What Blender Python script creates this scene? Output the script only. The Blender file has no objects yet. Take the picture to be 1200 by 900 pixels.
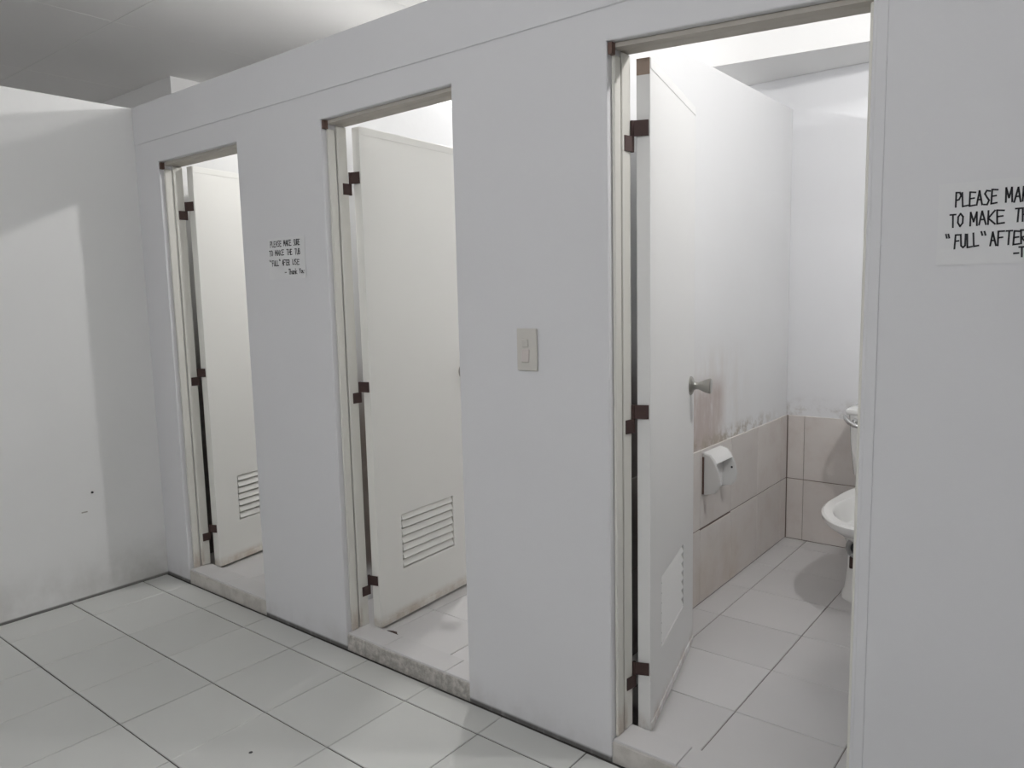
import bpy, bmesh, math, random
from mathutils import Vector, Matrix
random.seed(7)
S = bpy.context.scene
C = S.collection

# ------------------------------------------------------------------ camera, world, exposure
YAW, PIT, ROL = 2.2441, -0.119196, -0.022868
CAM = Vector((3.373735, -1.631258, 1.254989))
fw = Vector((math.cos(PIT)*math.cos(YAW), math.cos(PIT)*math.sin(YAW), math.sin(PIT)))
r0 = Vector((math.sin(YAW), -math.cos(YAW), 0)); u0 = r0.cross(fw)
rt = math.cos(ROL)*r0 + math.sin(ROL)*u0
up = -math.sin(ROL)*r0 + math.cos(ROL)*u0
cd = bpy.data.cameras.new('camera'); cam = bpy.data.objects.new('camera', cd); C.objects.link(cam)
m = Matrix((rt, up, -fw)).transposed().to_4x4(); m.translation = CAM
cam.matrix_world = m
cd.sensor_width = 36; cd.lens = 881.0*36/1200; cd.clip_start = .02
S.camera = cam
w = bpy.data.worlds.new('world'); S.world = w; w.use_nodes = True
w.node_tree.nodes['Background'].inputs[0].default_value = (.8, .85, 1, 1)
w.node_tree.nodes['Background'].inputs[1].default_value = .02
S.view_settings.view_transform = 'Standard'; S.view_settings.look = 'None'
S.view_settings.exposure = 0.0; S.view_settings.gamma = 1; S.view_settings.use_curve_mapping = False
S.cycles.diffuse_bounces = 8; S.cycles.max_bounces = 12
LAMPS = [(1.10, 1.20, 2.35, 47.0), (3.30, .60, 2.35, 41.0)]     # bulbs over the stall partitions, with added shades
HALL_FILL = (2.6, -3.1, 2.28, 65.0)                       # added fill for the hall, an unseen tube behind the camera
NEXT_FILL = 11.0                                              # added fill, an unseen globe in the room beyond the side wall

# ------------------------------------------------------------------ dimensions
TOP = 2.093      # top of the front wall
CEIL = 2.68
FZ = .035        # stall floor
DOORS = [(.195, .785, 1.841, 1.840), (1.287, 1.875, 1.843, 1.848), (2.387, 2.982, 1.853, 1.818)]
PART = [(1.012, 1.072), (2.112, 2.172), (3.22, 3.28)]
YB = 2.0         # back wall face

# ------------------------------------------------------------------ materials
def mat(name, col, rough=.5, metal=0, noise=0, nscale=6, bump=0, bscale=60, spec=.5, coord='Object', rnd=0):
    M = bpy.data.materials.new(name); M.use_nodes = True
    nt = M.node_tree; N = nt.nodes; L = nt.links; b = N['Principled BSDF']
    b.inputs['Roughness'].default_value = rough; b.inputs['Metallic'].default_value = metal
    b.inputs['Specular IOR Level'].default_value = spec
    b.inputs['Base Color'].default_value = (*col, 1)
    tc = N.new('ShaderNodeTexCoord')
    out = None
    if noise or rnd:
        mix = N.new('ShaderNodeMix'); mix.data_type = 'RGBA'
        mix.inputs[6].default_value = (*[c*(1-noise) for c in col], 1)
        mix.inputs[7].default_value = (*[min(1, c*(1+noise*.6)) for c in col], 1)
        n = N.new('ShaderNodeTexNoise'); n.inputs['Scale'].default_value = nscale; n.inputs['Detail'].default_value = 6
        L.new(tc.outputs[coord], n.inputs['Vector'])
        L.new(n.outputs['Fac'], mix.inputs[0]); out = mix.outputs[2]
        if rnd:
            oi = N.new('ShaderNodeObjectInfo'); hs = N.new('ShaderNodeHueSaturation')
            mr = N.new('ShaderNodeMapRange'); mr.inputs[3].default_value = 1-rnd; mr.inputs[4].default_value = 1+rnd*.5
            L.new(oi.outputs['Random'], mr.inputs[0]); L.new(mr.outputs[0], hs.inputs['Value'])
            L.new(out, hs.inputs['Color']); out = hs.outputs[0]
        L.new(out, b.inputs['Base Color'])
    if bump:
        n2 = N.new('ShaderNodeTexNoise'); n2.inputs['Scale'].default_value = bscale; n2.inputs['Detail'].default_value = 4
        L.new(tc.outputs[coord], n2.inputs['Vector'])
        bp = N.new('ShaderNodeBump'); bp.inputs['Strength'].default_value = bump; bp.inputs['Distance'].default_value = .004
        L.new(n2.outputs['Fac'], bp.inputs['Height']); L.new(bp.outputs[0], b.inputs['Normal'])
    M['out'] = 1
    return M

def base_socket(M):
    b = M.node_tree.nodes['Principled BSDF']; s = b.inputs['Base Color']
    return (s.links[0].from_socket if s.links else None), b

def add_stain_shade(M, col, axes, strength=.8, nscale=14, stretch=(1, 1, 1), lo=.45, hi=.65, geo=False):
    """Grime or painted shade: product of soft ranges on object axes times noise. axes: [(axis, a0, a1, a2, a3)] trapezoids"""
    nt = M.node_tree; N = nt.nodes; L = nt.links
    src, b = base_socket(M)
    tc = N.new('ShaderNodeTexCoord'); sp = N.new('ShaderNodeSeparateXYZ'); gp = N.new('ShaderNodeNewGeometry').outputs['Position'] if geo else tc.outputs['Object']
    L.new(gp, sp.inputs[0])
    mp = N.new('ShaderNodeMapping'); mp.inputs['Scale'].default_value = stretch; L.new(gp, mp.inputs[0])
    n = N.new('ShaderNodeTexNoise'); n.inputs['Scale'].default_value = nscale; n.inputs['Detail'].default_value = 8; n.inputs['Roughness'].default_value = .65
    L.new(mp.outputs[0], n.inputs['Vector'])
    r = N.new('ShaderNodeMapRange'); r.interpolation_type = 'SMOOTHSTEP'
    r.inputs[1].default_value = lo; r.inputs[2].default_value = hi; L.new(n.outputs['Fac'], r.inputs[0])
    cur = r.outputs[0]
    for ax, a0, a1, a2, a3 in axes:
        for p, q in ((a0, a1), (a3, a2)):
            if p == q: continue
            k = N.new('ShaderNodeMapRange'); k.interpolation_type = 'SMOOTHSTEP'
            lo_, hi_ = (p, q) if p < q else (q, p)
            k.inputs[1].default_value = lo_; k.inputs[2].default_value = hi_
            if p > q: k.inputs[3].default_value = 1; k.inputs[4].default_value = 0
            L.new(sp.outputs[ax], k.inputs[0])
            mu = N.new('ShaderNodeMath'); mu.operation = 'MULTIPLY'; L.new(cur, mu.inputs[0]); L.new(k.outputs[0], mu.inputs[1]); cur = mu.outputs[0]
    mu = N.new('ShaderNodeMath'); mu.operation = 'MULTIPLY'; L.new(cur, mu.inputs[0]); mu.inputs[1].default_value = strength; mu.use_clamp = True
    mix = N.new('ShaderNodeMix'); mix.data_type = 'RGBA'; L.new(mu.outputs[0], mix.inputs[0])
    if src: L.new(src, mix.inputs[6])
    else: mix.inputs[6].default_value = b.inputs['Base Color'].default_value
    mix.inputs[7].default_value = (*col, 1)
    L.new(mix.outputs[2], b.inputs['Base Color'])
    return M

PAINT = (.70, .70, .715)
M_front = mat('front_wall_paint', PAINT, .75, noise=.035, nscale=2.2, bump=.12, bscale=45, spec=.25)
add_stain_shade(M_front, (.30, .28, .25), [(2, -1, -.9, .015, .12)], .35, 7, (1, 1, .6), .3, .8)
add_stain_shade(M_front, (.07, .065, .06), [(1, -.02, -.01, .002, .004), (2, -1, -.9, .005, .016)], .85, 18, (1, 1, .3), .15, .5)
M_left = mat('left_wall_paint', (.795, .797, .79), .75, noise=.035, nscale=2, bump=.12, bscale=40, spec=.25)
add_stain_shade(M_left, (.33, .31, .27), [(2, -1, -.9, .02, .25)], .4, 5, (1, 1, .7), .3, .8)
add_stain_shade(M_left, (.08, .075, .07), [(0, -.01, -.001, .01, .02), (2, -1, -.9, .004, .012)], .8, 18, (1, 1, .3), .15, .5)
add_stain_shade(M_left, (.35, .34, .31), [(0, -.01, -.001, .01, .02), (1, -.5, -.12, .0, .01), (2, -1, -.9, .03, .3)], .35, 6, (1, 1, 1), .2, .7)
M_stall = mat('stall_wall_paint', (.78, .785, .80), .7, noise=.03, nscale=2.5, bump=.1, bscale=40, spec=.25)
M_part = mat('stall_partition_paint', (.78, .785, .79), .7, noise=.03, nscale=2.5, bump=.1, bscale=40, spec=.25)
add_stain_shade(M_part, (.45, .365, .335), [(1, .55, .8, 1.18, 1.28), (2, .62, .66, .84, .95)], .8, 9, (1, 1.5, .6), .14, .56)
add_stain_shade(M_part, (.36, .31, .24), [(1, .5, .7, 1.45, 1.95), (2, .63, .65, .66, .72)], .8, 22, (1, 1, 1), .42, .6)
add_stain_shade(M_part, (.60, .54, .48), [(1, .5, .8, 1.25, 1.6), (2, .62, .66, .92, 1.1)], .4, 7, (1, 1.6, .6), .3, .75)
M_backw = mat('stall_back_paint', (.77, .775, .79), .7, noise=.03, nscale=2.5, bump=.1, bscale=40, spec=.25)
add_stain_shade(M_backw, (.42, .38, .34), [(2, .63, .65, .67, .76)], .5, 16, (1, 1, 1), .45, .65)
M_ceil = mat('ceiling_board_paint', (.92, .915, .90), .8, noise=.04, nscale=1.4, spec=.15)
M_beam = mat('beam_paint', (.74, .74, .735), .8, noise=.03, nscale=3, spec=.2)
M_far = mat('next_room_paint', (.78, .78, .78), .8, noise=.05, nscale=2, spec=.2)
M_corner = mat('corner_paint', (.90, .90, .89), .8, noise=.03, nscale=2, spec=.2)
M_grout = mat('dark_grout', (.045, .042, .038), .9, noise=.3, nscale=20)
M_grout2 = mat('grey_grout', (.22, .20, .18), .9, noise=.3, nscale=20)
M_tile = mat('floor_tile_glaze', (.565, .57, .55), .32, noise=.06, nscale=3, bump=.03, bscale=8, rnd=.05, spec=.4)
M_tile2 = mat('stall_floor_tile_glaze', (.61, .60, .598), .38, noise=.06, nscale=3, bump=.03, bscale=8, rnd=.04, spec=.35)
M_wtile = mat('stall_wall_tile_glaze', (.685, .648, .62), .4, noise=.07, nscale=4, rnd=.05, spec=.35)
add_stain_shade(M_wtile, (.55, .46, .36), [(1, .9, 1.0, 1.35, 1.6), (2, -1, -.9, .15, .32)], .45, 6, (1, 1, .6), .2, .7, True)
add_stain_shade(M_wtile, (.52, .43, .39), [(2, -1, -.9, 2, 3)], .35, 7, (1, 1, 1), .42, .75, True)
GAP_SHADE = (.055, .04, .032)     # shade in the gaps behind the doors, painted brown-black with some dirt
add_stain_shade(M_wtile, GAP_SHADE, [(0, 2.1, 2.12, 2.19, 2.2), (1, .1, .11, .54, .64), (2, -1, -.9, .5, .75)], .85, 5, (1, 1, .5), .1, .5, True)
add_stain_shade(M_part, (.12, .085, .07), [(0, 2.1, 2.12, 2.19, 2.2), (1, .1, .11, .54, .64), (2, -1, -.9, .85, 1.15)], .7, 5, (1, 1, .5), .1, .6)  # near door's gap shade carried up the partition paint, with brown dirt
add_stain_shade(M_part, (.16, .11, .08), [(0, 1.06, 1.065, 1.08, 1.09), (1, .15, .2, .36, .42), (2, .12, .2, .7, 1.1)], .8, 6, (1, 1, .5), .12, .5)  # shade in the middle door's hinge gap, painted with brown dirt
add_stain_shade(M_left, (.07, .05, .04), [(1, .12, .14, .30, .36), (2, -1, -.9, .8, 1.3)], .85, 5, (1, 1, .5), .1, .5)  # far door's gap shade put into the side wall colour
add_stain_shade(M_tile2, GAP_SHADE, [(0, 2.15, 2.16, 2.38, 2.40), (1, .1, .105, .20, .27)], .8, 6, (1, 1, 1), .1, .5, True)  # gap shade painted on the floor at the near hinge
M_wgrout = mat('brown_wall_grout', (.24, .19, .165), .9, noise=.2, nscale=20)
M_sill = mat('sill_cement', (.60, .575, .54), .6, noise=.1, nscale=9, bump=.1, bscale=40)
add_stain_shade(M_sill, (.25, .235, .21), [(1, -.02, -.012, .0, .012), (2, -.5, -.4, .052, .062)], .4, 18, (1, 1, 1), .35, .7)
M_sill2 = mat('grimy_sill_cement', (.60, .575, .54), .6, noise=.1, nscale=9, bump=.1, bscale=40)
add_stain_shade(M_sill2, (.12, .11, .095), [(1, -.02, -.012, .0, .012), (2, -.5, -.4, .052, .062)], .6, 40, (1, 1, 1), .3, .66)
M_door = mat('door_paint', (.81, .805, .765), .5, noise=.025, nscale=2.5, spec=.35)
add_stain_shade(M_door, (.36, .25, .14), [(2, -.1, -.05, .012, .05)], .55, 9, (1, 1.5, .8), .28, .68)
M_door3 = mat('near_door_paint', (.76, .76, .75), .5, noise=.025, nscale=2.5, spec=.35)
add_stain_shade(M_door3, (.34, .24, .15), [(2, -.1, -.05, .01, .06)], .45, 14, (1.5, 1.5, .6), .38, .66)
M_frame = mat('door_frame_paint', (.70, .69, .64), .55, noise=.04, nscale=5, spec=.3)
add_stain_shade(M_frame, (.30, .19, .12), [(2, -.2, -.1, .08, .17)], .55, 12, (2, 2, .4), .42, .7)
M_head = mat('dark_head_finish', (.46, .43, .385), .7, noise=.12, nscale=14)  # darker and browner than the frame strips
M_wood = mat('bare_brown_wood', (.13, .08, .065), .8, noise=.3, nscale=30)
M_wood2 = mat('bare_tan_wood', (.36, .28, .23), .8, noise=.2, nscale=30)
M_hinge = mat('rusty_brown_hinge', (.070, .040, .036), .6, .3, noise=.3, nscale=40)
M_chrome = mat('dull_steel', (.42, .41, .38), .28, 1.0, noise=.2, nscale=25)
M_chrome2 = mat('chrome', (.62, .62, .62), .12, 1.0)
M_ceram = mat('white_ceramic', (.80, .80, .785), .12, spec=.6)
M_ceram2 = mat('white_ceramic_holder', (.78, .78, .77), .25, spec=.5)
M_switch = mat('ivory_plastic', (.60, .58, .54), .45)
M_switch2 = mat('pinkish_rocker_plastic', (.60, .55, .525), .45)
M_paper = mat('white_paper', (.713, .716, .722), .85, noise=.02, nscale=12)
M_ink = mat('black_marker_ink', (.02, .02, .025), .7)
M_dark = mat('dark_plastic', (.03, .03, .033), .5)
M_ring = mat('ring_grey', (.34, .34, .33), .6, noise=.3, nscale=50)
M_brown = mat('dark_brown', (.06, .035, .028), .8, noise=.4, nscale=60)
M_drum = mat('drum_plastic', (.10, .11, .12), .45)
M_steel = mat('lamp_white_enamel', (.8, .8, .8), .4)
M_black = mat('black_flex', (.02, .02, .02), .6)
def emit(name, col, st):
    M = bpy.data.materials.new(name); M.use_nodes = True
    b = M.node_tree.nodes['Principled BSDF']; b.inputs['Base Color'].default_value = (.9, .9, .9, 1)
    b.inputs['Emission Color'].default_value = (*col, 1); b.inputs['Emission Strength'].default_value = st
    return M

# ------------------------------------------------------------------ mesh helpers
def obj(name, bm, M, parent=None, smooth=False, loc=None):
    me = bpy.data.meshes.new(name); bmesh.ops.recalc_face_normals(bm, faces=bm.faces); bm.to_mesh(me); bm.free()
    if M: me.materials.append(M)
    if smooth:
        for p in me.polygons: p.use_smooth = True
        me.set_sharp_from_angle(angle=math.radians(40))
    o = bpy.data.objects.new(name, me); C.objects.link(o)
    if parent: o.parent = parent
    if loc: o.location = loc
    return o
def tag(o, label=None, cat=None, group=None, kind=None):
    for k, v in (('label', label), ('category', cat), ('group', group), ('kind', kind)):
        if v: o[k] = v
    return o
def empty(name, loc, **k):
    o = bpy.data.objects.new(name, None); C.objects.link(o); o.location = loc; o.empty_display_size = .1
    return tag(o, **k)
def add_box(bm, x0, y0, z0, x1, y1, z1):
    v = [bm.verts.new(p) for p in ((x0,y0,z0),(x1,y0,z0),(x1,y1,z0),(x0,y1,z0),(x0,y0,z1),(x1,y0,z1),(x1,y1,z1),(x0,y1,z1))]
    for f in ((3,2,1,0),(4,5,6,7),(0,1,5,4),(1,2,6,5),(2,3,7,6),(3,0,4,7)): bm.faces.new([v[i] for i in f])
    return v
def box(x0, y0, z0, x1, y1, z1, off=(0,0,0), bev=0, seg=1):
    bm = bmesh.new(); ox, oy, oz = off
    add_box(bm, x0-ox, y0-oy, z0-oz, x1-ox, y1-oy, z1-oz)
    if bev: bmesh.ops.bevel(bm, geom=bm.edges[:], offset=bev, segments=seg, affect='EDGES', profile=.5)
    return bm
def lathe(pts, n=24, close=True):
    """pts: (radius, height) along local z"""
    bm = bmesh.new(); rings = []
    for r, z in pts:
        if r < 1e-6: rings.append([bm.verts.new((0, 0, z))])
        else: rings.append([bm.verts.new((r*math.cos(2*math.pi*i/n), r*math.sin(2*math.pi*i/n), z)) for i in range(n)])
    for a, b in zip(rings, rings[1:]):
        for i in range(n):
            j = (i+1) % n
            if len(a) == 1 and len(b) == 1: continue
            if len(a) == 1: bm.faces.new((a[0], b[j], b[i]))
            elif len(b) == 1: bm.faces.new((a[i], a[j], b[0]))
            else: bm.faces.new((a[i], a[j], b[j], b[i]))
    if close:
        for rg in (rings[0], rings[-1]):
            if len(rg) > 1: bm.faces.new(rg)
    return bm
def tube(pts, r, n=10, closed=False):
    bm = bmesh.new(); pts = [Vector(p) for p in pts]; rings = []
    N = len(pts); prev = None
    for i, p in enumerate(pts):
        a = pts[i-1] if (i or closed) else p; b = pts[(i+1) % N] if (i < N-1 or closed) else p
        t = (b-a).normalized()
        ref = prev if prev is not None else (Vector((0,0,1)) if abs(t.z) < .9 else Vector((1,0,0)))
        s = (ref - t*ref.dot(t)).normalized(); prev = s; q = t.cross(s)
        rr = r[i] if isinstance(r, (list, tuple)) else r
        rings.append([bm.verts.new(p + rr*(math.cos(2*math.pi*k/n)*s + math.sin(2*math.pi*k/n)*q)) for k in range(n)])
    pairs = list(zip(rings, rings[1:])) + ([(rings[-1], rings[0])] if closed else [])
    for a, b in pairs:
        for k in range(n): bm.faces.new((a[k], a[(k+1) % n], b[(k+1) % n], b[k]))
    if not closed: bm.faces.new(rings[0]); bm.faces.new(rings[-1])
    return bm
def xform(bm, M): bmesh.ops.transform(bm, matrix=M, verts=bm.verts); return bm

_slabs = {}
def slab(name, parent, M, axis, lo, hi, thick, tilt=.0012, ch=.0016):
    """One tile: a chamfered slab. axis: outward direction '+z', '-y', '+x'; lo, hi: (a0,b0),(a1,b1) on the two in-plane axes, plus face position."""
    (a0, b0), (a1, b1), face = lo, hi, thick[1]
    sa, sb, t = round(a1-a0, 4), round(b1-b0, 4), thick[0]
    key = (sa, sb, t, M.name, axis)
    if key not in _slabs:
        bm = bmesh.new(); hx, hy = sa/2, sb/2
        def ring(x, y, z): return [bm.verts.new(p) for p in ((-x,-y,z),(x,-y,z),(x,y,z),(-x,y,z))]
        A, B, D = ring(hx, hy, -t), ring(hx, hy, -ch), ring(hx-ch, hy-ch, 0)
        bm.faces.new(A[::-1]); bm.faces.new(D)
        for P, Q in ((A, B), (B, D)):
            for i in range(4): bm.faces.new((P[i], P[(i+1) % 4], Q[(i+1) % 4], Q[i]))
        if axis == '-y': xform(bm, Matrix(((1,0,0,0),(0,0,-1,0),(0,1,0,0),(0,0,0,1))))
        if axis == '+x': xform(bm, Matrix(((0,0,1,0),(1,0,0,0),(0,1,0,0),(0,0,0,1))))
        me = bpy.data.meshes.new(name); bm.to_mesh(me); bm.free(); me.materials.append(M); _slabs[key] = me
    o = bpy.data.objects.new(name, _slabs[key]); C.objects.link(o); o.parent = parent
    ca, cb = (a0+a1)/2, (b0+b1)/2
    o.location = {'+z': (ca, cb, face), '-y': (ca, face, cb), '+x': (face, ca, cb)}[axis]
    g = lambda: random.uniform(-tilt, tilt)
    o.rotation_euler = {'+z': (g(), g(), 0), '-y': (g(), 0, g()), '+x': (0, g(), g())}[axis]
    return o

# ------------------------------------------------------------------ room floor: tiles on grout
floor = tag(obj('floor', box(0, -6.5, -.06, 6.5, .0, -.0035), M_grout), 'hall floor of square white glazed tiles with dark joints', 'floor', kind='structure')
xs = [0] + [.212+.3*i for i in range(22)]
xs = [x for x in xs if x < 6.45] + [6.5]
ys = [0, -.12] + [-.12-.3*i for i in range(1, 22)] + [-6.5]
rest = bmesh.new()
for i in range(len(xs)-1):
    for j in range(len(ys)-1):
        x0, x1, y1, y0 = xs[i]+.0012, xs[i+1]-.0012, ys[j]-.0021, ys[j+1]+.0021
        if j == 0: y1 = -.011
        if i == 0: x0 = .008
        if y0 > -2.6 and x0 < 3.9:
            slab('tile', floor, M_tile, '+z', (x0, y0), (x1, y1), (.008, random.uniform(-.0006, .0004)))
        else: add_box(rest, x0, y0, -.008, x1, y1, 0)
tag(obj('tile_rest', rest, M_tile, floor), kind='stuff')
bmk = lathe([(0, .0012), (.005, .0008), (.006, 0)], 8)
tag(obj('dirt_speck', bmk, M_dark, floor, loc=(1.56, -.565, .0003)))

# stall floors
sf = tag(obj('floor', box(0, .10, -.06, 4.3, YB, FZ-.003), M_grout2), 'raised floor of square white tiles inside the toilet stalls', 'floor', kind='structure')
ylines = [.102, .368, .665, .966, 1.272, 1.575, 1.88, YB]
for si, (a, b, x0s) in enumerate(((0, 1.012, .165), (1.072, 2.112, 1.365), (2.172, 3.22, 2.279))):
    xl = [a] + [x0s+.303*k for k in range(5) if a+.03 < x0s+.303*k < b-.03] + [b]
    for i in range(len(xl)-1):
        for j in range(len(ylines)-1):
            slab('tile', sf, M_tile2, '+z', (xl[i]+.0014, ylines[j]+.0012), (xl[i+1]-.0014, ylines[j+1]-.0012), (.008, FZ+random.uniform(-.0006, .0004)))

# ------------------------------------------------------------------ front wall with three door openings
def front_wall():
    bm = bmesh.new(); P = [(0, -.05)]
    for x0, x1, zl, zr in DOORS: P += [(x0, -.05), (x0, zl), (x1, zr), (x1, -.05)]
    P += [(6.5, -.05), (6.5, TOP), (0, TOP)]
    f = bm.faces.new([bm.verts.new((x, 0, z)) for x, z in P])
    r = bmesh.ops.extrude_face_region(bm, geom=[f])
    for v in r['geom']:
        if isinstance(v, bmesh.types.BMVert): v.co.y = .10
    ed = [e for e in bm.edges if abs(e.verts[0].co.y) < 1e-6 and abs(e.verts[1].co.y) < 1e-6 and (e.verts[0].co.z > .001 or e.verts[1].co.z > .001) and not (e.verts[0].co.x in (0, 6.5) and e.verts[1].co.x == e.verts[0].co.x)]
    bmesh.ops.bevel(bm, geom=ed, offset=.004, segments=3, affect='EDGES', profile=.5)
    bmesh.ops.triangulate(bm, faces=[f for f in bm.faces if len(f.verts) > 4])
    return bm
fwall = tag(obj('wall_front', front_wall(), M_front), 'painted white front wall of the stalls with three door openings', 'wall', kind='structure')
obj('header_panel', box(.004, -.003, 1.931, 6.5, .0, TOP-.006, bev=.002), M_front, fwall)
obj('corner_bead', box(2.990, -.0016, .004, 3.010, .0, 1.925, bev=.0012, seg=2), M_front, fwall)

# left wall (runs on as the side of the far stall), open above
lw = tag(obj('wall_left', box(-.09, -6.5, -.05, 0, YB, 2.090, bev=.004), M_left), 'painted white side wall meeting the stall front in the corner', 'wall', kind='structure')
obj('nail', xform(lathe([(0, .006), (.0045, .005), (.005, 0)], 8), Matrix.Translation((0, -.3, .453)) @ Matrix.Rotation(math.pi/2, 4, 'Y')), M_dark, lw)
obj('scuff_mark', box(0, -.349, .372, .0012, -.325, .377), mat('grey_scuff', (.38, .37, .34), .8), lw)
# back wall, partitions, ceiling, beam, next room, rest of the hall
bw = tag(obj('wall_back', box(-3.0, YB+.001, -.06, 6.5, YB+.12, CEIL), M_backw), 'white rear wall of the toilet stalls above a tiled lower band', 'wall', kind='structure')
parts = []
for i, (a, b) in enumerate(PART):
    lab = ('white partition between the far and middle stalls', 'stained white partition beside the open stall with the toilet', 'white partition past the toilet, hidden by the front wall')[i]
    parts.append(tag(obj('wall_partition', box(a, .10, -.05, b, YB, 2.070, bev=.003), M_part), lab, 'wall', kind='structure'))
tag(obj('wall_side', box(4.3, .10, -.05, 4.4, YB, CEIL), M_stall), 'white end wall of the last stall, out of sight', 'wall', kind='structure')
tag(obj('wall_right', box(6.5, -6.5, -.06, 6.6, YB, CEIL), M_front), 'white wall of the hall, out of sight', 'wall', kind='structure')
tag(obj('wall_rear', box(-3.0, -6.6, -.06, 6.6, -6.5, CEIL), M_front), 'white wall of the hall behind the viewer', 'wall', kind='structure')
tag(obj('wall_far', box(-3.1, -6.6, -.06, -3.0, YB+.12, CEIL), M_far), 'dim wall of the room beyond the side wall', 'wall', kind='structure')
tag(obj('wall_corner', box(-3.0, .937, -.06, -1.397, YB, CEIL), M_corner), 'pale wall corner seen over the side wall under the ceiling', 'wall', kind='structure')
tag(obj('floor', box(-3.0, -6.5, -.06, -.09, .937, 0), M_far), 'bare floor of the room beyond the side wall', 'floor', kind='structure')
ceil = tag(obj('ceiling', box(-3.1, -6.6, CEIL+.008, 6.6, YB+.12, CEIL+.08), M_ceil), 'pale board ceiling above the hall and the open stalls', 'ceiling', kind='structure')
cx = [-3.1, -1.9, -.7, .55, 1.75, 2.95, 4.15, 5.35, 6.6]; cy = [-6.6, -5.7, -4.5, -3.3, -2.1, -.9, .28, 1.46, YB]
for i in range(len(cx)-1):
    for j in range(len(cy)-1):
        obj('ceiling_panel', box(cx[i]+.0016, cy[j]+.0016, CEIL+random.uniform(0, .0012), cx[i+1]-.0016, cy[j+1]-.0016, CEIL+.007), M_ceil, ceil)
def beam():
    a0, a1 = Vector((.0, 1.262)), Vector((4.25, 1.986))
    bm = bmesh.new(); P = [a0, a1, Vector((a1.x, YB)), Vector((a0.x, YB))]
    lo = [bm.verts.new((p.x, p.y, 2.215)) for p in P]; hi = [bm.verts.new((p.x, p.y, CEIL)) for p in P]
    bm.faces.new(lo[::-1]); bm.faces.new(hi)
    for i in range(4): bm.faces.new((lo[i], lo[(i+1) % 4], hi[(i+1) % 4], hi[i]))
    bmesh.ops.bevel(bm, geom=[e for e in bm.edges if e.verts[0].co.z < 2.2 and e.verts[1].co.z < 2.2], offset=.006, segments=2, affect='EDGES')
    return bm
tag(obj('trim_beam', beam(), M_beam), 'deep white beam crossing under the ceiling above the toilet', 'beam', kind='structure')

# lower wall tiles in the near stall
obj('tile_bed', box(PART[1][1]-.002, .10, FZ-.005, PART[1][1]+.002, YB-.001, .645), M_wgrout, parts[1])
obj('tile_bed', box(PART[1][1], YB-.002, FZ-.005, PART[2][0], YB+.003, .645), M_wgrout, bw)
zr = [(FZ+.003, .334), (.338, .646)]
ply = [.72, 1.012, 1.312, 1.612, 1.912, YB-.006]
for j in range(len(ply)-1):
    for k, (z0, z1) in enumerate(zr):
        if j == 1 and k == 0: z1 -= .005
        slab('tile', parts[1], M_wtile, '+x', (ply[j]+.001, z0), (ply[j+1]-.001, z1), (.006, PART[1][1]+.0055), tilt=.0025)
slab_y = [.102, .42, .72]
for j in range(2):
    for z0, z1 in zr: slab('tile', parts[1], M_wtile, '+x', (slab_y[j]+.001, z0), (slab_y[j+1]-.001, z1), (.006, PART[1][1]+.0055), tilt=.0015)
bxl = [2.180, 2.258, 2.558, 2.858, 3.158, 3.218]
for i in range(len(bxl)-1):
    for z0, z1 in zr: slab('tile', bw, M_wtile, '-y', (bxl[i]+.001, z0), (bxl[i+1]-.001, z1), (.006, YB-.0055), tilt=.0012)

# ------------------------------------------------------------------ sills
SJ = [(.48,), (1.474, 1.767), (2.574, 2.874)]
for i, (x0, x1, zl, zr_) in enumerate(DOORS):
    lab = ('low cement sill with pale tiles at the farthest door', 'low grimy cement sill with pale tiles at the middle door', 'low cement sill with pale tiles at the door to the toilet')[i]
    t = tag(obj('trim_%d' % (i+1), box(x0+.0005, .001, -.03, x1-.0005, .1, .0545, bev=.003), M_sill2 if i == 1 else M_sill), lab, 'sill', kind='structure')
    xl = [x0+.002, *SJ[i], x1-.002]
    for a, b in zip(xl, xl[1:]): slab('tile', t, M_tile2, '+z', (a+.001, .004), (b-.001, .098), (.006, .061), tilt=.003)

# ------------------------------------------------------------------ doors
def hinge(parent, off, jx, P, ang, zlo, zmid, zhi):
    """door-edge leaf above, jamb leaf below, pin between"""
    pin = Vector((P[0]-.006, P[1]-.010, 0))
    h = obj('hinge', xform(lathe([(.0052, zlo), (.0052, zhi)], 10), Matrix.Translation((pin.x-off[0], pin.y-off[1], 0))), M_hinge, parent, True)
    u = Vector((math.cos(ang), math.sin(ang))); n = Vector((math.sin(ang), -math.cos(ang)))     # n points to the visible face
    # leaf on the hinge edge of the door
    Q = Vector((P[0], P[1]))
    def plate(p, q, th, z0, z1):
        d = (q-p).normalized(); m_ = Vector((d.y, -d.x))*th
        bm = bmesh.new(); v = []
        for z in (z0, z1):
            for c in (p, q, q+m_, p+m_): v.append(bm.verts.new((c.x-off[0], c.y-off[1], z)))
        for f in ((3,2,1,0),(4,5,6,7),(0,1,5,4),(1,2,6,5),(2,3,7,6),(3,0,4,7)): bm.faces.new([v[i] for i in f])
        return bm
    obj('hinge_leaf', plate(Vector((pin.x, pin.y)), Q + n*.032 - u*.002, .002, zmid, zhi), M_hinge, h)
    obj('hinge_leaf', plate(Vector((jx+.0085, pin.y-.034)), Vector((pin.x+.002, pin.y)), .002, zlo, zmid), M_hinge, h)

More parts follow.
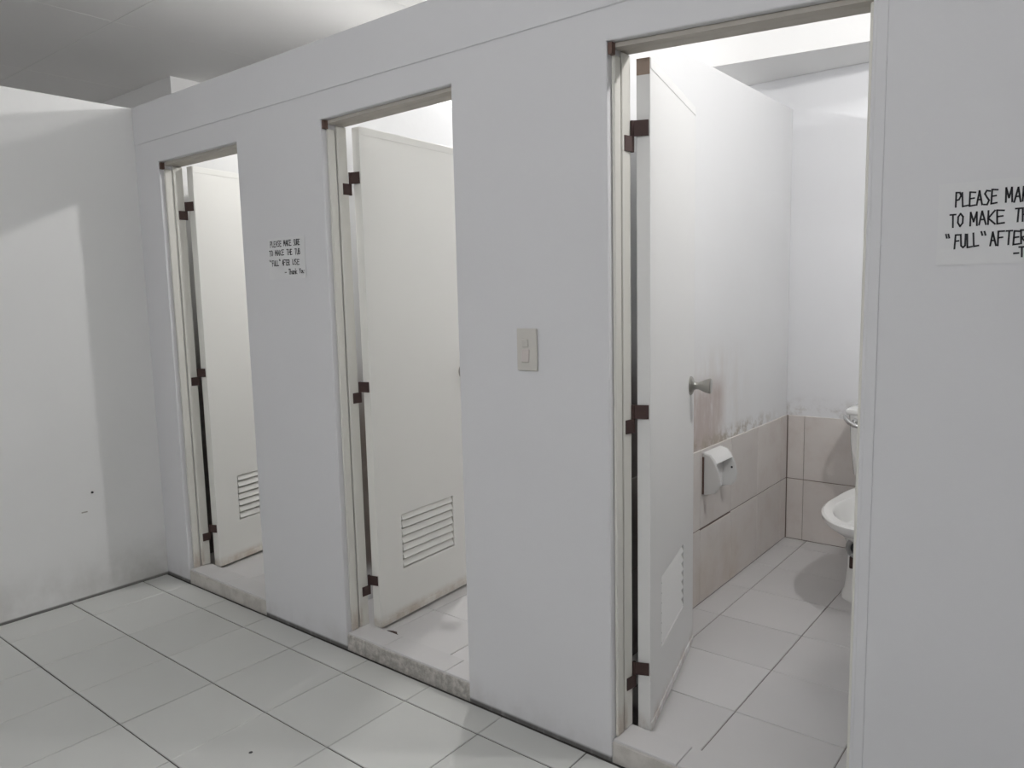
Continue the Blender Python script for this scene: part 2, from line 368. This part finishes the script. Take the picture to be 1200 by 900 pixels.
def door(i, x0, x1, zl, zr, face, ang, M, label, loc0):
    """face: hinge-side corner of the visible face, ang: swing direction"""
    off = (x0, 0, 0)
    d = tag(empty('door_%d' % i, off), label, 'door', None, 'structure')
    # frame: front strip, rear strip (left and right jambs) and head
    def fr(bx, name='frame_strip'): obj(name, box(*bx, off=off, bev=.002), M_frame, d)
    zs = .0615
    zfl = zl-.014
    fr((x0+.0005, .020, zs, x0+.0095, .050, zfl-.014)); fr((x0+.0005, .057, zs, x0+.0085, .0995, zl-.013))
    fr((x1-.0095, .020, zs, x1-.0005, .050, zr-.014)); fr((x1-.0085, .057, zs, x1-.0005, .0995, zr-.013))
    def head(y0, y1, t):
        bm = bmesh.new(); v = []
        for (x, z) in ((x0+.001, zl-t), (x1-.001, zr-t), (x1-.001, zr-.0006), (x0+.001, zl-.0006)):
            for y in (y0, y1): v.append(bm.verts.new((x-off[0], y, z)))
        for f in ((0,2,4,6),(7,5,3,1),(0,1,3,2),(2,3,5,4),(4,5,7,6),(6,7,1,0)): bm.faces.new([v[k] for k in f])
        return bm
    obj('frame_head', head(.020, .050, .012), M_head, d); obj('frame_head', head(.057, .0995, .010), M_head, d)
    tag(obj('corner_block', box(x0+.0015, .003, zl-.030, x0+.0125, .0195, zl-.003, off=off), M_wood, d), 'bare brown wood block')
    # leaf in its own frame: u along x, visible face at y=0 (outside is -y), thickness to +y
    W, T, Z0, Z1 = .588, .036, .046, 1.832
    lf = bmesh.new()
    hu0, hu1, hz0, hz1 = .130, .436, .232, .442
    ou = [0, hu0, hu1, W]; oz = [Z0, hz0, hz1, Z1]
    V = {}
    for y in (0, T):
        for a in range(4):
            for b in range(4): V[a, b, y] = lf.verts.new((ou[a], y, oz[b]-Z0))
    for a in range(3):
        for b in range(3):
            if (a, b) == (1, 1): continue
            for y in (0, T): lf.faces.new((V[a,b,y], V[a+1,b,y], V[a+1,b+1,y], V[a,b+1,y]))
    per = [(k, 0) for k in range(3)] + [(3, k) for k in range(3)] + [(k, 3) for k in (3, 2, 1)] + [(0, k) for k in (3, 2, 1)]
    hole = [(1, 1), (2, 1), (2, 2), (1, 2)]
    for loop in (per, hole):
        for k in range(len(loop)):
            p, q = loop[k], loop[(k+1) % len(loop)]
            lf.faces.new((V[p[0],p[1],0], V[q[0],q[1],0], V[q[0],q[1],T], V[p[0],p[1],T]))
    bmesh.ops.recalc_face_normals(lf, faces=lf.faces)
    L = obj('door_leaf', lf, M, d)
    bv = L.modifiers.new('bevel', 'BEVEL'); bv.width = .0025; bv.segments = 2; bv.limit_method = 'ANGLE'; bv.angle_limit = math.radians(50)
    L.location = (face[0]-x0, face[1], Z0); L.rotation_euler = (0, 0, ang)
    n = 7; p = (hz1-hz0)/n
    for k in range(n):
        z = hz1-Z0 - p*(k+.5)
        bm = bmesh.new(); pr = [(.0003, -.0085), (.010, .0138), (.026, .0138), (.0345, -.0085), (.0305, -.0085), (.0235, .0105), (.0125, .0105), (.0032, -.0085)]
        A = [bm.verts.new((hu0+.007, y, z+q)) for y, q in pr]; B = [bm.verts.new((hu1-.004, y, z+q)) for y, q in pr]
        bm.faces.new(A); bm.faces.new(B[::-1])
        for q in range(8): bm.faces.new((A[q], A[(q+1) % 8], B[(q+1) % 8], B[q]))
        obj('louver_slat', bm, M, L)
    obj('bottom_rail', box(.002, -.0035, .0, W-.002, .0, .022, bev=.0012), M, L)
    obj('top_rail', box(.002, -.0014, Z1-Z0-.026, W-.002, .0, Z1-Z0, bev=.0006), M, L)
    if i == 3: tag(obj('edge_patch', box(-.0008, .001, Z1-Z0-.040, .0002, T-.001, Z1-Z0), M_wood2, L), 'bare tan wood end of the door edge')
    kb = lathe([(0, 0), (.031, 0), (.031, .003), (.027, .007), (.015, .012), (.0115, .018), (.0115, .027), (.015, .034), (.021, .048), (.0245, .060), (.0250, .064), (.022, .067), (0, .068)], 28)
    k = obj('door_knob', xform(kb, Matrix.Translation((.528, 0, .945-Z0)) @ Matrix.Rotation(math.pi/2, 4, 'X')), M_chrome, L, True)
    kb2 = lathe([(0, 0), (.031, 0), (.031, .003), (.027, .007), (.015, .012), (.0115, .018), (.0115, .027), (.015, .034), (.021, .048), (.0245, .060), (.0250, .064), (.022, .067), (0, .068)], 28)
    obj('door_knob', xform(kb2, Matrix.Translation((.528, T, .945-Z0)) @ Matrix.Rotation(-math.pi/2, 4, 'X')), M_chrome, L, True)
    nv = Vector((-math.sin(ang), math.cos(ang)))
    P = (face[0]+nv.x*T, face[1]+nv.y*T)
    for zlo, zmid, zhi in ((1.605, 1.643, 1.682), (.883, .920, .957), (.172, .207, .243)):
        hinge(d, off, x0, P, ang, zlo, zmid, zhi)
    return d
R = math.radians
door(1, *DOORS[0], (.246, .120), R(100), M_door, 'farthest open white louvered door, next to the side wall', None)
door(2, *DOORS[1], (1.336, .120), R(93.6), M_door, 'middle open white louvered door, with a light switch beside it', None)
door(3, *DOORS[2], (2.440, .120), R(104), M_door3, 'nearest open white louvered door, with a steel knob and the toilet beyond', None)

# ------------------------------------------------------------------ toilet
TX = 2.705
t = empty('toilet', (TX, 1.55, FZ), label='white ceramic toilet with a cistern, half hidden by the door opening', cat='toilet')
def ring_pts(hw, yf, yb, z, n=40, pw=2.0, bw_=None, ym=None):
    """plan outline: elliptical front, squarer back. local coordinates"""
    out = []; ym = 1.43 if ym is None else ym
    for k in range(n):
        a = 2*math.pi*k/n; c, s = math.cos(a), math.sin(a)
        if s <= 0: x, y = hw*c, ym + (ym-yf)*s
        else:
            e = .55
            hb = bw_ or hw
            yy = abs(s)**e; x = (hw + (hb-hw)*yy)*math.copysign(abs(c)**e, c); y = ym + (yb-ym)*yy
        out.append((x, y-1.55, z-FZ))
    return out
def loft(rings, cap0=True, cap1=True):
    bm = bmesh.new(); R_ = [[bm.verts.new(p) for p in r] for r in rings]; n = len(R_[0])
    for a, b in zip(R_, R_[1:]):
        for k in range(n): bm.faces.new((a[k], a[(k+1) % n], b[(k+1) % n], b[k]))
    if cap0: bm.faces.new(R_[0])
    if cap1: bm.faces.new(R_[-1])
    return bm
rp = ring_pts
bowl = loft([rp(.112, 1.345, 1.80, FZ+.0005, bw_=.10), rp(.112, 1.345, 1.80, .055, bw_=.10), rp(.103, 1.36, 1.79, .075, bw_=.095), rp(.094, 1.372, 1.78, .17, bw_=.095),
             rp(.096, 1.372, 1.78, .25, bw_=.10), rp(.112, 1.33, 1.79, .290, bw_=.11), rp(.148, 1.22, 1.80, .335, bw_=.135), rp(.170, 1.15, 1.81, .368, bw_=.15),
             rp(.180, 1.132, 1.815, .385, bw_=.158), rp(.180, 1.130, 1.815, .398, bw_=.158), rp(.172, 1.138, 1.81, .405, bw_=.15),
             rp(.140, 1.168, 1.62, .405, bw_=.11), rp(.133, 1.175, 1.61, .398, bw_=.105), rp(.130, 1.19, 1.60, .37, bw_=.10), rp(.112, 1.23, 1.58, .32, bw_=.09), rp(.07, 1.30, 1.54, .30, bw_=.06), rp(.03, 1.38, 1.48, .225, bw_=.03)])
obj('bowl', bowl, M_ceram, t, True)
def tankbm():
    bm = bmesh.new(); rr = []
    for z, hw, yf in ((.408, .170, 1.825), (.43, .184, 1.815), (.55, .196, 1.805), (.700, .206, 1.800)):
        c = .03; yb = 1.985
        P = [(-hw+c, yf), (hw-c, yf), (hw-.009, yf+.009), (hw, yf+c), (hw, yb-.005), (hw-.005, yb), (-hw+.005, yb), (-hw, yb-.005), (-hw, yf+c), (-hw+.009, yf+.009)]
        rr.append([(x, y-1.55, z-FZ) for x, y in P])
    return loft(rr)
obj('cistern', tankbm(), M_ceram, t, True)
bl = box(-.212, 1.792-1.55, .7005-FZ, .212, 1.989-1.55, .728-FZ, bev=.009, seg=3)
obj('cistern_lid', bl, M_ceram, t, True)
esc = xform(lathe([(0, 0), (.015, 0), (.013, .008), (.006, .011), (.006, .022)], 16), Matrix.Translation((-.172, 1.801-1.55, .672-FZ)) @ Matrix.Rotation(math.pi/2, 4, 'X'))
lv = obj('flush_lever', esc, M_chrome2, t, True); tag(lv, 'chrome flush lever')
obj('lever_arm', tube([(-.213, 1.790-1.55, .694-FZ), (-.205, 1.776-1.55, .686-FZ), (-.190, 1.770-1.55, .672-FZ), (-.168, 1.768-1.55, .660-FZ), (-.135, 1.768-1.55, .655-FZ), (-.10, 1.770-1.55, .655-FZ)], [.007, .010, .011, .010, .008, .006], 12), M_chrome2, lv, True)
# grey ring, dark disc and brown block low on the pedestal front
px, py, pz = 2.660-TX, 1.352-1.55, .258-FZ
tor = [(px+.030*math.cos(2*math.pi*k/20), py, pz+.032*math.sin(2*math.pi*k/20)) for k in range(20)]
so = tag(obj('pedestal_ring', tube(tor, .009, 8, closed=True), M_ring, t, True), 'grey ring on the front of the pedestal')
obj('pedestal_disc', xform(lathe([(0, 0), (.026, 0), (.026, .03), (0, .03)], 16), Matrix.Translation((px, py+.004, pz)) @ Matrix.Rotation(-math.pi/2, 4, 'X')), M_dark, so)
tag(obj('pedestal_block', box(px-.023, py-.006, pz-.082, px+.020, py+.035, pz-.034, bev=.003), M_brown, t), 'dark brown block under the grey ring')

# paper holder on the partition
hx = PART[1][1]+.0058
ph = empty('paper_holder', (hx, 1.03, .468), label='white ceramic toilet paper holder on the tiled partition', cat='paper holder')
R_ = math.radians
def holder_body():
    """side profile in x (out of the wall) and z, swept along y; open front between two cheeks and a curved hood"""
    prof = [(0, 0), (.050, .012), (.066, .035), (.070, .065), (.064, .100), (.046, .138), (.030, .158), (.0, .166)]
    return prof
prof = holder_body(); WY = .172
def cheek(y0, y1):
    bm = bmesh.new(); a = [bm.verts.new((x, y0, z)) for x, z in prof]; b = [bm.verts.new((x, y1, z)) for x, z in prof]
    bm.faces.new(a); bm.faces.new(b[::-1])
    for k in range(len(prof)): bm.faces.new((a[k], a[(k+1) % len(prof)], b[(k+1) % len(prof)], b[k]))
    bmesh.ops.bevel(bm, geom=bm.edges[:], offset=.0025, segments=2, affect='EDGES')
    return bm
obj('cheek', cheek(0, .009), M_ceram2, ph, True); obj('cheek', cheek(WY-.009, WY), M_ceram2, ph, True)
tag(obj('mount_strip', box(-.004, -.005, .004, .006, .003, .150), M_wood, ph), 'dark strip behind the holder')  # thin dark strip along the holder's near edge
def sweep(pr):
    bm = bmesh.new(); a = [bm.verts.new((x, .010, z)) for x, z in pr]; b = [bm.verts.new((x, WY-.010, z)) for x, z in pr]
    bm.faces.new(a); bm.faces.new(b[::-1])
    for k in range(len(pr)): bm.faces.new((a[k], a[(k+1) % len(pr)], b[(k+1) % len(pr)], b[k]))
    return bm
obj('hood', sweep([(.0, .166), (.030, .158), (.046, .138), (.052, .126), (.045, .122), (.036, .136), (.024, .148), (0, .154)]), M_ceram2, ph, True)
obj('back_plate', box(0, .010, .006, .012, WY-.010, .158), M_ceram2, ph)
tag(obj('pin_hole', xform(lathe([(0, .001), (.0045, .001), (.0045, 0)], 10), Matrix.Translation((.050, WY-.009, .085)) @ Matrix.Rotation(R_(90), 4, 'X')), M_dark, ph), 'dark pin hole')

# water drum hidden behind the jamb, its shadow lies on the stall floor
dr = empty('water_drum', (2.966, .695, FZ), label='tall dark plastic water drum behind the door opening edge, in front of the toilet', cat='drum')
obj('drum_body', lathe([(0, .0008), (.118, .0008), (.121, .010), (.128, .28), (.131, .30), (.129, .32), (.138, .565), (.143, .57), (.143, .58), (.134, .58), (.13, .56), (.119, .02), (0, .015)], 40, False), M_drum, dr, True)
obj('water', lathe([(0, .5155), (.1255, .5155), (.1255, .515), (0, .515)], 32, False), mat('water', (.25, .3, .3), .05), dr)

# ------------------------------------------------------------------ light switch
sw = empty('light_switch', (2.132, 0, 1.045), label='ivory light switch plate between the middle and nearest doors', cat='switch')
obj('switch_plate', box(-.034, -.0075, 0, .034, -.0002, .116, bev=.003, seg=2), M_switch, sw)
obj('rocker', xform(box(-.011, -.0035, -.0105, .011, 0, .0105, bev=.0015), Matrix.Translation((-.004, -.0072, .077)) @ Matrix.Rotation(R(9), 4, 'X')), M_switch, sw)
tag(obj('rocker', xform(box(-.013, -.0035, -.018, .013, 0, .018, bev=.0015), Matrix.Translation((-.003, -.0072, .042)) @ Matrix.Rotation(R(-6), 4, 'X')), M_switch2, sw), 'pinkish rocker')

# ------------------------------------------------------------------ hand-lettered paper signs
G = {
 'A': [[(0,0),(.5,1),(1,0)],[(.2,.38),(.82,.38)]], 'B': [[(0,0),(0,1),(.7,.95),(.8,.75),(.6,.55),(0,.52)],[(.6,.55),(.95,.35),(.8,.05),(0,0)]],
 'E': [[(1,.95),(0,1),(0,0),(1,.04)],[(0,.52),(.8,.55)]], 'F': [[(1,1),(0,1),(0,-.05)],[(0,.52),(.75,.55)]],
 'H': [[(0,0),(0,1)],[(1,0),(1,1)],[(0,.5),(1,.52)]], 'K': [[(0,0),(0,1)],[(.95,1),(0,.45),(1,0)]],
 'L': [[(0,1),(.05,0),(1,.05)]], 'M': [[(0,0),(.05,1),(.5,.3),(.95,1),(1,0)]], 'N': [[(0,0),(0,1),(1,0),(1,1)]],
 'O': [[(.5,1),(.1,.75),(.05,.3),(.45,0),(.9,.25),(.95,.75),(.5,1)]], 'P': [[(.05,-.05),(0,1),(.7,.98),(.95,.75),(.6,.48),(.05,.42)]],
 'R': [[(0,0),(0,1),(.7,.97),(.9,.75),(.6,.5),(0,.47),(1,0)]], 'S': [[(1,.95),(.4,1),(.1,.78),(.5,.52),(.9,.3),(.6,0),(0,.02)]],
 'T': [[(0,1),(1,1)],[(.5,1),(.48,0)]], 'U': [[(0,1),(.05,.15),(.45,0),(.9,.15),(1,1)]], 'Y': [[(0,1),(.5,.5),(1,1)],[(.5,.5),(.45,0)]],
 '"': [[(.1,1),(.3,.72)],[(.6,1),(.8,.72)]], '-': [[(0,.45),(1,.47)]],
 'h': [[(0,1),(0,0)],[(0,.45),(.5,.6),(.9,.4),(1,0)]], 'a': [[(.9,.6),(.3,.6),(0,.3),(.3,0),(.9,.15),(.9,.6),(1,0)]], 'n': [[(0,.6),(0,0)],[(0,.45),(.5,.62),(.95,.4),(1,0)]],
 'k': [[(0,1),(0,0)],[(.9,.62),(0,.28),(1,0)]], 'o': [[(.5,.6),(.05,.4),(.1,.1),(.5,0),(.95,.2),(.9,.5),(.5,.6)]], 'u': [[(0,.6),(.1,.05),(.6,0),(.95,.2)],[(.95,.6),(1,0)]],
}
def word(bm, s, x0, x1, z, h, sw_, y):
    n = len(s); adv = (x1-x0)/(n-.22*1); lw_ = adv*.76
    for k, ch in enumerate(s):
        dz = random.uniform(-.04, .04)*h; sl = random.uniform(-.06, .04)
        for line in G[ch]:
            for (ax, az), (bx, bz) in zip(line, line[1:]):
                A = Vector((x0+adv*k+lw_*ax+sl*az*h, z+az*h+dz)); B = Vector((x0+adv*k+lw_*bx+sl*bz*h, z+bz*h+dz))
                d = (B-A); l = d.length
                if l < 1e-6: continue
                d /= l; nn = Vector((-d.y, d.x))*sw_/2; A = A-d*sw_*.4; B = B+d*sw_*.4
                bm.faces.new([bm.verts.new((q.x, y, q.y)) for q in (A-nn, B-nn, B+nn, A+nn)])
def sign(x0, z0, x1, z1, lines, sw_, label):
    cx_ = (x0+x1)/2
    s = empty('paper_sign', (cx_, 0, z0), label=label, cat='sign', group='hand-lettered paper signs')
    bm = bmesh.new(); nx, nz = 8, 6; V = {}
    for i in range(nx+1):
        for k in range(nz+1):
            a, b = i/nx, k/nz
            lift = .0006 + .0022*max(0, abs(a-.5)*2-.8)*5*max(0, .3-b)/.3
            for yy, q in ((-lift-.0004, 0), (-lift, 1)): V[i, k, q] = bm.verts.new((x0+(x1-x0)*a-cx_, yy, (z1-z0)*b))
    for i in range(nx):
        for k in range(nz):
            for q in (0, 1): bm.faces.new((V[i,k,q], V[i+1,k,q], V[i+1,k+1,q], V[i,k+1,q]))
    for i in range(nx):
        for k in (0, nz): bm.faces.new((V[i,k,0], V[i+1,k,0], V[i+1,k,1], V[i,k,1]))
    for k in range(nz):
        for i in (0, nx): bm.faces.new((V[i,k,0], V[i,k+1,0], V[i,k+1,1], V[i,k,1]))
    obj('paper_sheet', bm, M_paper, s)
    for ws in lines:
        bm = bmesh.new()
        for (t_, a, b, z, h) in ws: word(bm, t_, a-cx_, b-cx_, z-z0, h, sw_, -.0016)
        obj('lettering', bm, M_ink, s)
sign(.948, 1.327, 1.167, 1.473, [
    [('PLEASE', .964, 1.032, 1.443, .020), ('MAKE', 1.046, 1.091, 1.443, .020), ('SURE', 1.105, 1.140, 1.443, .020)],
    [('TO', .957, .978, 1.411, .019), ('MAKE', .992, 1.045, 1.411, .019), ('THE', 1.062, 1.093, 1.411, .019), ('TUB', 1.110, 1.140, 1.411, .019)],
    [('"', .955, .964, 1.377, .019), ('FULL', .971, 1.010, 1.375, .019), ('"', 1.014, 1.023, 1.378, .019), ('AFTER', 1.032, 1.076, 1.375, .019), ('USE', 1.092, 1.132, 1.375, .018)],
    [('-', 1.044, 1.054, 1.343, .016), ('Thank', 1.067, 1.116, 1.343, .018), ('You', 1.129, 1.158, 1.345, .016)]], .0027,
    'small hand-lettered paper sign on the wall between the farthest and middle doors')
sign(3.108, 1.290, 3.350, 1.440, [
    [('PLEASE', 3.136, 3.201, 1.397, .025), ('MAKE', 3.2145, 3.262, 1.398, .025), ('SURE', 3.276, 3.322, 1.399, .025)],
    [('TO', 3.129, 3.150, 1.360, .023), ('MAKE', 3.161, 3.214, 1.361, .024), ('THE', 3.2295, 3.262, 1.362, .023), ('TUB', 3.277, 3.312, 1.362, .023)],
    [('"', 3.122, 3.130, 1.324, .023), ('FULL', 3.1375, 3.176, 1.322, .024), ('"', 3.178, 3.188, 1.327, .022), ('AFTER', 3.194, 3.250, 1.323, .024), ('USE', 3.264, 3.300, 1.323, .023)],
    [('-', 3.231, 3.238, 1.300, .016), ('Thank', 3.239, 3.290, 1.300, .017), ('You', 3.303, 3.335, 1.300, .017)]], .0030,
    'hand-lettered paper sign on the wall beyond the nearest door, reading PLEASE MA')

# ------------------------------------------------------------------ debris on the middle sill
db = bmesh.new(); bmesh.ops.create_icosphere(db, subdivisions=2, radius=1)
for v in db.verts: v.co = Vector((v.co.x*.030, v.co.y*.014, max(-.6, v.co.z)*.014))*random.uniform(.75, 1.15)
tag(obj('debris_lump', db, M_brown, None, True, (1.400, .116, FZ+.006)), 'small dark lump of dirt on the floor under the middle door hinge', 'debris')

# ------------------------------------------------------------------ lamps and added fill lights
for k, (x, y, z, P) in enumerate(LAMPS):
    lab = ('round bulb under an added shallow shade above the partition by the middle stall', 'round bulb under an added shallow shade above the partition past the toilet')[k]
    l = empty('bulb_lamp', (x, y, CEIL), label=lab, cat='lamp', group='shaded bulbs above the stalls')
    r = .034; st = P/(math.pi*4*math.pi*r*r)
    bm = bmesh.new(); bmesh.ops.create_uvsphere(bm, u_segments=16, v_segments=10, radius=r); xform(bm, Matrix.Translation((0, 0, z-CEIL)))
    obj('bulb', bm, emit('bulb_glow', (1, .985, .975), st), l, True)
    obj('added_shade', lathe([(.016, z-CEIL+.062), (.06, z-CEIL+.060), (.105, z-CEIL+.050), (.125, z-CEIL+.043), (.125, z-CEIL+.046), (.105, z-CEIL+.054), (.06, z-CEIL+.065), (.016, z-CEIL+.067)], 32, False), M_steel, l, True)  # dish added over each bulb to keep its hot spot off the ceiling
    obj('lamp_holder', lathe([(0, 0), (.03, 0), (.03, -.018), (.018, -.030), (.016, z-CEIL+r*.9), (0, z-CEIL+r*.9)], 16), M_steel, l, True)
nl = empty('fill_globe', (-2.985, -2.6, 1.85), label='unseen fill globe added in the room beyond the side wall', cat='lamp')  # unseen globe added to brighten the next room's ceiling
obj('fill_base', xform(lathe([(0, 0), (.05, 0), (.05, .02), (.03, .03), (0, .03)], 20), Matrix.Rotation(R(90), 4, 'Y') @ Matrix.Translation((0, 0, -.015))), M_steel, nl, True)
bm = bmesh.new(); bmesh.ops.create_uvsphere(bm, u_segments=16, v_segments=10, radius=.05); xform(bm, Matrix.Translation((.06, 0, 0)))
obj('globe', bm, emit('fill_globe_glow', (1, .98, .98), NEXT_FILL/(math.pi*4*math.pi*.05**2)), nl, True)
fill_lamp = empty('fill_tube', (HALL_FILL[0], HALL_FILL[1], CEIL), label='unseen fill tube added behind the viewer to brighten the hall', cat='lamp')  # unseen lamp added to brighten the hall
zt = HALL_FILL[2]-CEIL
obj('fill_body', box(-.62, -.03, zt+.035, .62, .03, zt+.07, bev=.006), M_steel, fill_lamp)
for q in (-1, 1): obj('hanger', box(q*.4-.006, -.006, zt+.069, q*.4+.006, .006, 0), M_steel, fill_lamp)
tb = xform(lathe([(.014, -.58), (.014, .58)], 16), Matrix.Translation((0, 0, zt)) @ Matrix.Rotation(R(90), 4, 'Y'))
obj('tube', tb, emit('fill_tube_glow', (.98, .98, 1), HALL_FILL[3]/(math.pi*2*math.pi*.014*1.16)), fill_lamp)
for q in (-1, 1): obj('tube_holder', box(q*.60-.012, -.02, zt-.02, q*.60+.012, .02, zt+.036, bev=.003), M_steel, fill_lamp)
